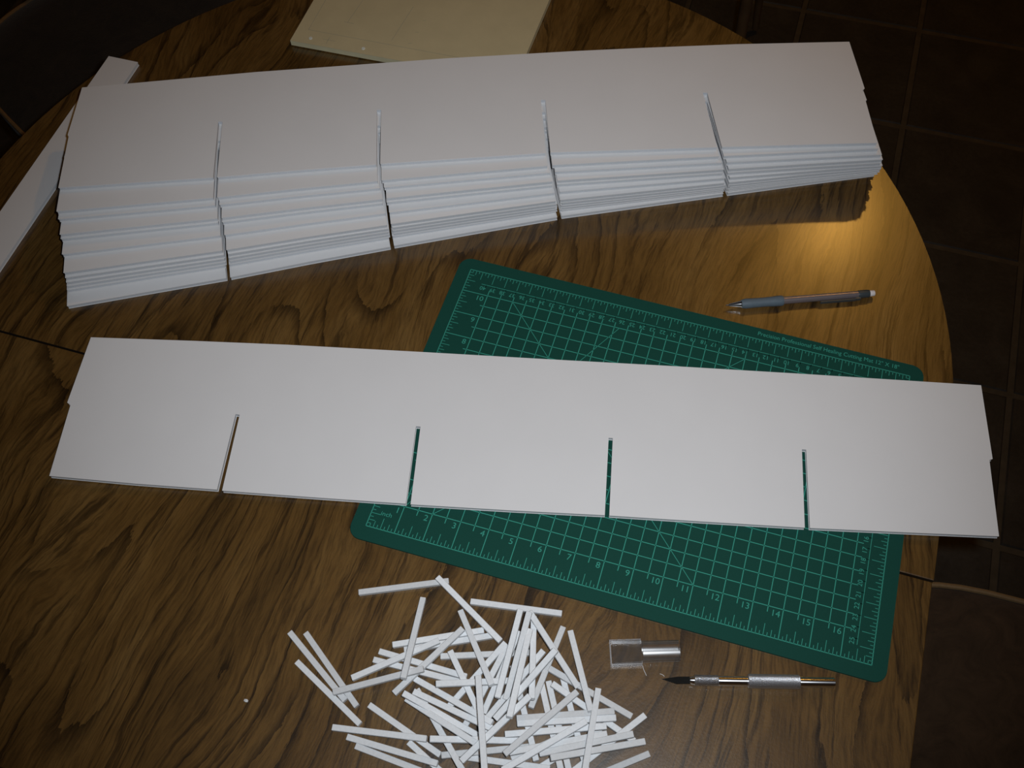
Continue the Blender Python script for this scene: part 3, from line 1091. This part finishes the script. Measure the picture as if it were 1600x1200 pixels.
bm = bmesh.new()  # added bars, pale to imitate lamplight along the edges of the clear cap
add_box(bm, (-0.0006, 0, 0.0034), (0.0010, 0.0206, 0.0064))
add_box(bm, (0.0122, -0.0099, 0.0036), (0.0244, 0.0007, 0.0068))
add_box(bm, (0.0122, 0.0099, 0.0036), (0.0244, 0.0007, 0.0068))
bm_obj('edge_glint_bars', bm, M_EDGE_GLINT, cap)

# ------------------------------------------------------------------ mechanical pencil
px0, py0, px1, py1 = 0.2583, 0.3224, 0.3922, 0.3749
PL = math.hypot(px1 - px0, py1 - py0)
pen = thing('mechanical_pencil', 'grey mechanical pencil with rubber grip lying behind the mat', 'pencil', (px0, py0, TZ), (0, 0, math.atan2(py1 - py0, px1 - px0)))
PZ = 0.0052
PM = Matrix.Translation((0, 0, PZ))
s = PL / 232.0
lathe_part([(0, 0.0005), (4 * s, 0.0006), (5 * s, 0.0012), (22 * s, 0.0030), (24 * s, 0.0036)], 'metal_tip', M_TIP, pen, PM)
lathe_part([(24 * s, 0.0040), (30 * s, 0.0049), (45 * s, 0.0046), (60 * s, 0.0045), (75 * s, 0.0049), (86 * s, 0.0052), (89 * s, 0.0047)], 'rubber_grip', M_RUBBER, pen, PM)
lathe_part([(89 * s, 0.0036), (206 * s, 0.0034)], 'barrel', M_BARREL, pen, PM)
lathe_part([(206 * s, 0.0036), (208 * s, 0.0038), (222 * s, 0.0038), (224 * s, 0.0033)], 'end_cap', M_CLIP, pen, PM)
lathe_part([(224 * s, 0.0030), (231 * s, 0.0029), (232 * s, 0.0024)], 'eraser', M_ERASER, pen, PM)
bm = bmesh.new()
add_box(bm, (174 * s, -0.0050, PZ - 0.0012), (56 * s, 0.0016, 0.0036))
add_box(bm, (205 * s, -0.0040, PZ - 0.0008), (8 * s, 0.0032, 0.0034))
bmesh.ops.bevel(bm, geom=list(bm.edges), offset=0.0005, segments=2, affect='EDGES')
bm_obj('clip', bm, M_CLIP, pen)

# ------------------------------------------------------------------ crumbs and fibres
bm = bmesh.new()
bmesh.ops.create_icosphere(bm, subdivisions=1, radius=0.0015)
for v in bm.verts:
    v.co.z = max(0, v.co.z * 0.8 + 0.0009)
    v.co.x *= 1.5
o = bm_obj('foam_crumb', bm, M_FUZZ)
o.location = (-0.0341, -0.1541, TZ + 0.0001)
tag(o, 'tiny white foam crumb alone on the wood at lower left', 'crumb')
o = bm_obj('fibre', tube([(0.2637, -0.0349, TZ + .0004), (0.2655, -0.0380, TZ + .0006), (0.2687, -0.0419, TZ + .0004)], 0.0002, 5), M_FUZZ)
tag(o, 'thin white fibre curled under the clear cap', 'fibre')
o = bm_obj('fibre', tube([(0.2786, -0.0373, TZ + .0004), (0.2808, -0.0374, TZ + .0005), (0.2825, -0.0383, TZ + .0004)], 0.0002, 5), M_FUZZ)
tag(o, 'short white fibre beside the knife blade tip', 'fibre')
